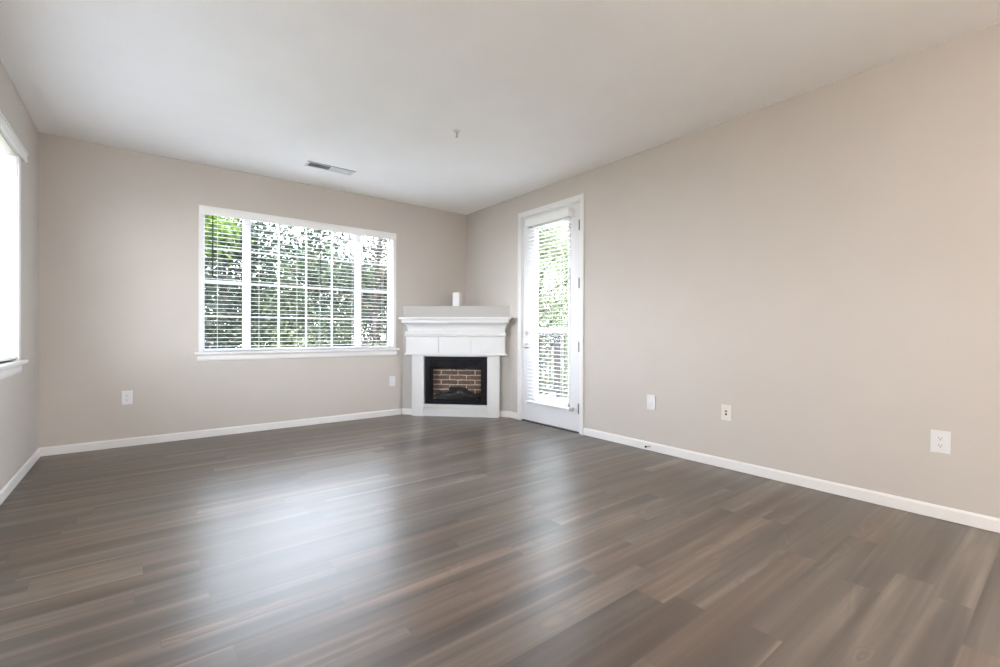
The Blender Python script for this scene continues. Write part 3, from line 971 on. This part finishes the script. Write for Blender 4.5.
# ------------------------------------------------------------------ outdoors: balcony, ground, trees
GZ = -3.0
struct(MB().box(-60, 80, -40, 120, GZ-0.2, GZ).build('ground', 'ground'))
struct(MB().box(9.5, 12.5, -20, 60, GZ-0.1, GZ+0.02).build('ground_path', 'deck'))
dk = MB().box(XR+WT, 5.62, 2.2, 8.2, -0.22, -0.04)
struct(dk.build('balcony_floor', 'deck'))
struct(MB().box(XL-WT, XR+WT, YF-WT, YB+WT, GZ, -0.13).build('wall_lower', 'exterior'))
RX = 5.50
rl = thing('balcony_railing', (RX, 5.2, -0.04), 'grey balcony railing with pale top rail beyond the glazed door', 'railing')
g = MB(); g.box(RX-0.055, RX+0.055, 2.2, 8.2, 1.055, 1.135, 0.006); o = g.build('top_rail', 'railtop', rl); o['label'] = 'pale top rail'
g = MB(); g.box(RX-0.02, RX+0.02, 2.2, 8.2, 1.005, 1.035); g.box(RX-0.02, RX+0.02, 2.2, 8.2, 0.06, 0.10)
g.build('cross_rails', 'railmetal', rl)
yy = 2.3
while yy < 8.2:
    g = MB(); g.box(RX-0.012, RX+0.012, yy-0.012, yy+0.012, 0.10, 1.005); g.build('baluster', 'railmetal', rl)
    yy += 0.115
for py in (2.25, 3.85, 5.44, 7.0, 8.15):
    g = MB(); g.box(RX-0.032, RX+0.032, py-0.032, py+0.032, -0.04, 1.055, 0.004); g.build('post', 'railmetal', rl)
g = MB(); g.cyl((RX+0.03, 5.47, 0.99), (RX+0.03, 5.93, 0.55), 0.014, None, 8); g.cyl((RX+0.03, 5.93, 0.55), (RX+0.03, 5.70, 0.28), 0.014, None, 8)
g.build('brace', 'railmetal', rl)


def tube(bm2, pts_, radii, seg=7):
    rings = []
    for i, p in enumerate(pts_):
        d = (pts_[min(i+1, len(pts_)-1)] - pts_[max(i-1, 0)]).normalized()
        q = d.to_track_quat('Z', 'Y').to_matrix()
        rings.append([bm2.verts.new(p + q @ Vector((radii[i]*math.cos(2*math.pi*k/seg), radii[i]*math.sin(2*math.pi*k/seg), 0))) for k in range(seg)])
    for A_, B_ in zip(rings, rings[1:]):
        for k in range(seg):
            f = bm2.faces.new((A_[k], A_[(k+1) % seg], B_[(k+1) % seg], B_[k]))
            f.smooth = True


def leaves(rg, centers, n, spread, size, squash=0.8):
    vv, ff = [], []
    for i in range(n):
        c_ = rg.choice(centers)
        p = c_ + Vector((rg.gauss(0, spread), rg.gauss(0, spread), rg.gauss(0, spread*squash)))
        e = Euler((rg.uniform(-1.0, 1.0), rg.uniform(-1.0, 1.0), rg.uniform(0, 6.28))).to_matrix()
        s_ = size*rg.uniform(0.6, 1.35)
        k = len(vv)
        for q in ((-0.5, 0, 0), (-0.1, -0.3, 0.06), (0.5, 0, -0.05), (-0.1, 0.3, 0.06)):
            vv.append(p + e @ (Vector(q)*s_))
        ff.append((k, k+1, k+2)); ff.append((k, k+2, k+3))
    return vv, ff


def tree(name, x, y, height, crown_z0, crown_r, n, leaf, size, label, seed, lean=(0, 0), trunk_r=0.13, group=None, spread=0.30, nb=26):
    rg = random.Random(seed)
    root = thing(name, (x, y, GZ), label, 'tree', group)
    bm2 = bmesh.new()
    base = Vector((x, y, GZ))
    top = base + Vector((lean[0], lean[1], height))
    tp = []
    for i in range(9):
        tt = i/8
        tp.append(base.lerp(top, tt) + Vector((rg.uniform(-.08, .08), rg.uniform(-.08, .08), 0))*(tt > 0))
    tube(bm2, tp, [trunk_r*(1-0.82*i/8) for i in range(9)])
    tips = []
    for b2 in range(nb):
        tt = rg.uniform(0, 1)
        z = crown_z0 + (GZ+height-crown_z0)*tt
        f = (z-GZ)/height
        o_ = base.lerp(top, min(0.97, max(0.05, f-0.06)))
        an = rg.uniform(0, 6.283)
        ln = crown_r*(0.45+0.75*math.sin(math.pi*min(1, max(0.08, tt*0.85+0.12))))*rg.uniform(0.6, 1.05)
        e = o_ + Vector((math.cos(an)*ln, math.sin(an)*ln, ln*rg.uniform(0.05, 0.55)))
        m_ = o_.lerp(e, 0.5) + Vector((rg.uniform(-.1, .1), rg.uniform(-.1, .1), rg.uniform(-.02, .14)))
        tube(bm2, [o_, m_, e], [trunk_r*0.26, trunk_r*0.17, trunk_r*0.05], 5)
        tips += [e, o_.lerp(e, 0.72), m_]
        for s_ in range(2):
            e2 = m_ + Vector((rg.uniform(-1, 1), rg.uniform(-1, 1), rg.uniform(-0.2, 0.8)))*ln*0.45
            tube(bm2, [m_, e2], [trunk_r*0.10, trunk_r*0.03], 4)
            tips.append(e2)
    tips.append(top)
    mb = MB(); mb._merge(bm2); mb.build('trunk', 'bark', root)
    vv, ff = leaves(rg, tips, n, spread, size)
    me = bpy.data.meshes.new('foliage')
    me.from_pydata(vv, [], ff)
    me.materials.append(M[leaf])
    o_ = bpy.data.objects.new('foliage', me)
    col.objects.link(o_)
    attach(o_, root)
    return root


def shrub(name, x, y, z0, r_, h_, n, leaf, size, label, seed, group=None):
    rg = random.Random(seed)
    root = thing(name, (x, y, z0), label, 'shrub', group)
    bm2 = bmesh.new()
    tips = []
    for k in range(14):
        an = rg.uniform(0, 6.283); rad = r_*rg.uniform(0.2, 0.9)
        e = Vector((x+math.cos(an)*rad, y+math.sin(an)*rad, z0+h_*rg.uniform(0.35, 0.95)))
        m_ = Vector((x, y, z0)).lerp(e, 0.5)+Vector((0, 0, h_*0.08))
        tube(bm2, [Vector((x, y, z0)), m_, e], [0.03, 0.018, 0.006], 5)
        tips += [e, m_.lerp(e, 0.5)]
    mb = MB(); mb._merge(bm2); mb.build('stems', 'bark', root)
    vv, ff = leaves(rg, tips, n, r_*0.25, size)
    me = bpy.data.meshes.new('foliage'); me.from_pydata(vv, [], ff); me.materials.append(M[leaf])
    o_ = bpy.data.objects.new('foliage', me); col.objects.link(o_); attach(o_, root)
    return root


G = 'trees outside the back window'
tree('leafy_tree', 0.9, 12.6, 7.1, 3.3, 0.7, 1700, 'leaf_bright', 0.12, 'bright yellow-green tree at the left end of the back window', 11, group=G)
tree('leafy_tree', 1.9, 15.4, 7.2, -1.8, 2.2, 11500, 'leaf_dark', 0.16, 'dense dark green tree behind the left of the back window', 12, group=G, spread=0.45, nb=44)
tree('leafy_tree', 4.5, 16.4, 7.6, -1.8, 2.2, 11500, 'leaf_dark', 0.16, 'tall dark green tree in the middle of the back window', 13, group=G, spread=0.45, nb=44)
tree('leafy_tree', 3.6, 13.2, 6.2, -1.4, 1.4, 5600, 'leaf_mid', 0.11, 'mid-green tree with thin branches in front of the dark trees', 14, group=G)
tree('leafy_tree', 4.66, 11.5, 7.0, 0.2, 1.1, 2600, 'leaf_olive', 0.08, 'sparse brownish tree behind the right end of the back window', 15, (0.3, 0.1), group=G, trunk_r=0.15)
tree('leafy_tree', 7.6, 17.0, 6.4, -1.8, 2.3, 11000, 'leaf_mid', 0.15, 'mid-green tree far right of the back window', 16, group=G, nb=36)
tree('leafy_tree', 2.6, 23.0, 8.6, -2.0, 3.2, 14000, 'leaf_mid', 0.21, 'broad mid-green tree farthest behind the back window', 17, group=G, spread=0.6, nb=40)
tree('leafy_tree', 8.6, 24.0, 7.8, -2.0, 3.2, 12000, 'leaf_dark', 0.21, 'broad dark tree far behind the right of the back window', 18, group=G, spread=0.6, nb=40)
tree('leafy_tree', -2.5, 15.0, 7.6, -1.8, 1.7, 9000, 'leaf_mid', 0.15, 'green tree seen through the left wall window', 19, group='trees outside the left window', spread=0.4, nb=36)
G2 = 'trees beyond the balcony'
tree('pale_tree', 8.9, 9.6, 7.4, -0.6, 1.8, 12000, 'leaf_pale', 0.11, 'pale green tree beyond the balcony railing', 21, group=G2, nb=34)
tree('pale_tree', 13.6, 13.0, 8.2, -1.6, 2.6, 12000, 'leaf_pale', 0.15, 'taller pale green tree farther beyond the balcony', 22, group=G2, nb=34)
G4 = 'shrubs below the windows'
shrub('round_shrub', 1.6, 10.8, GZ, 1.3, 3.7, 9000, 'leaf_shrub', 0.10, 'round green shrub below the left part of the back window', 41, G4)
shrub('round_shrub', 3.5, 11.6, GZ, 1.3, 3.9, 9000, 'leaf_shrub', 0.10, 'green shrub below the middle of the back window', 44, G4)
shrub('round_shrub', 5.5, 12.0, GZ, 1.5, 4.1, 9000, 'leaf_shrub', 0.11, 'light green shrub below the right end of the back window', 42, G4)
shrub('round_shrub', 7.4, 7.9, GZ, 1.2, 2.4, 6000, 'leaf_mid', 0.09, 'green shrub just beyond the balcony railing', 43, G4)
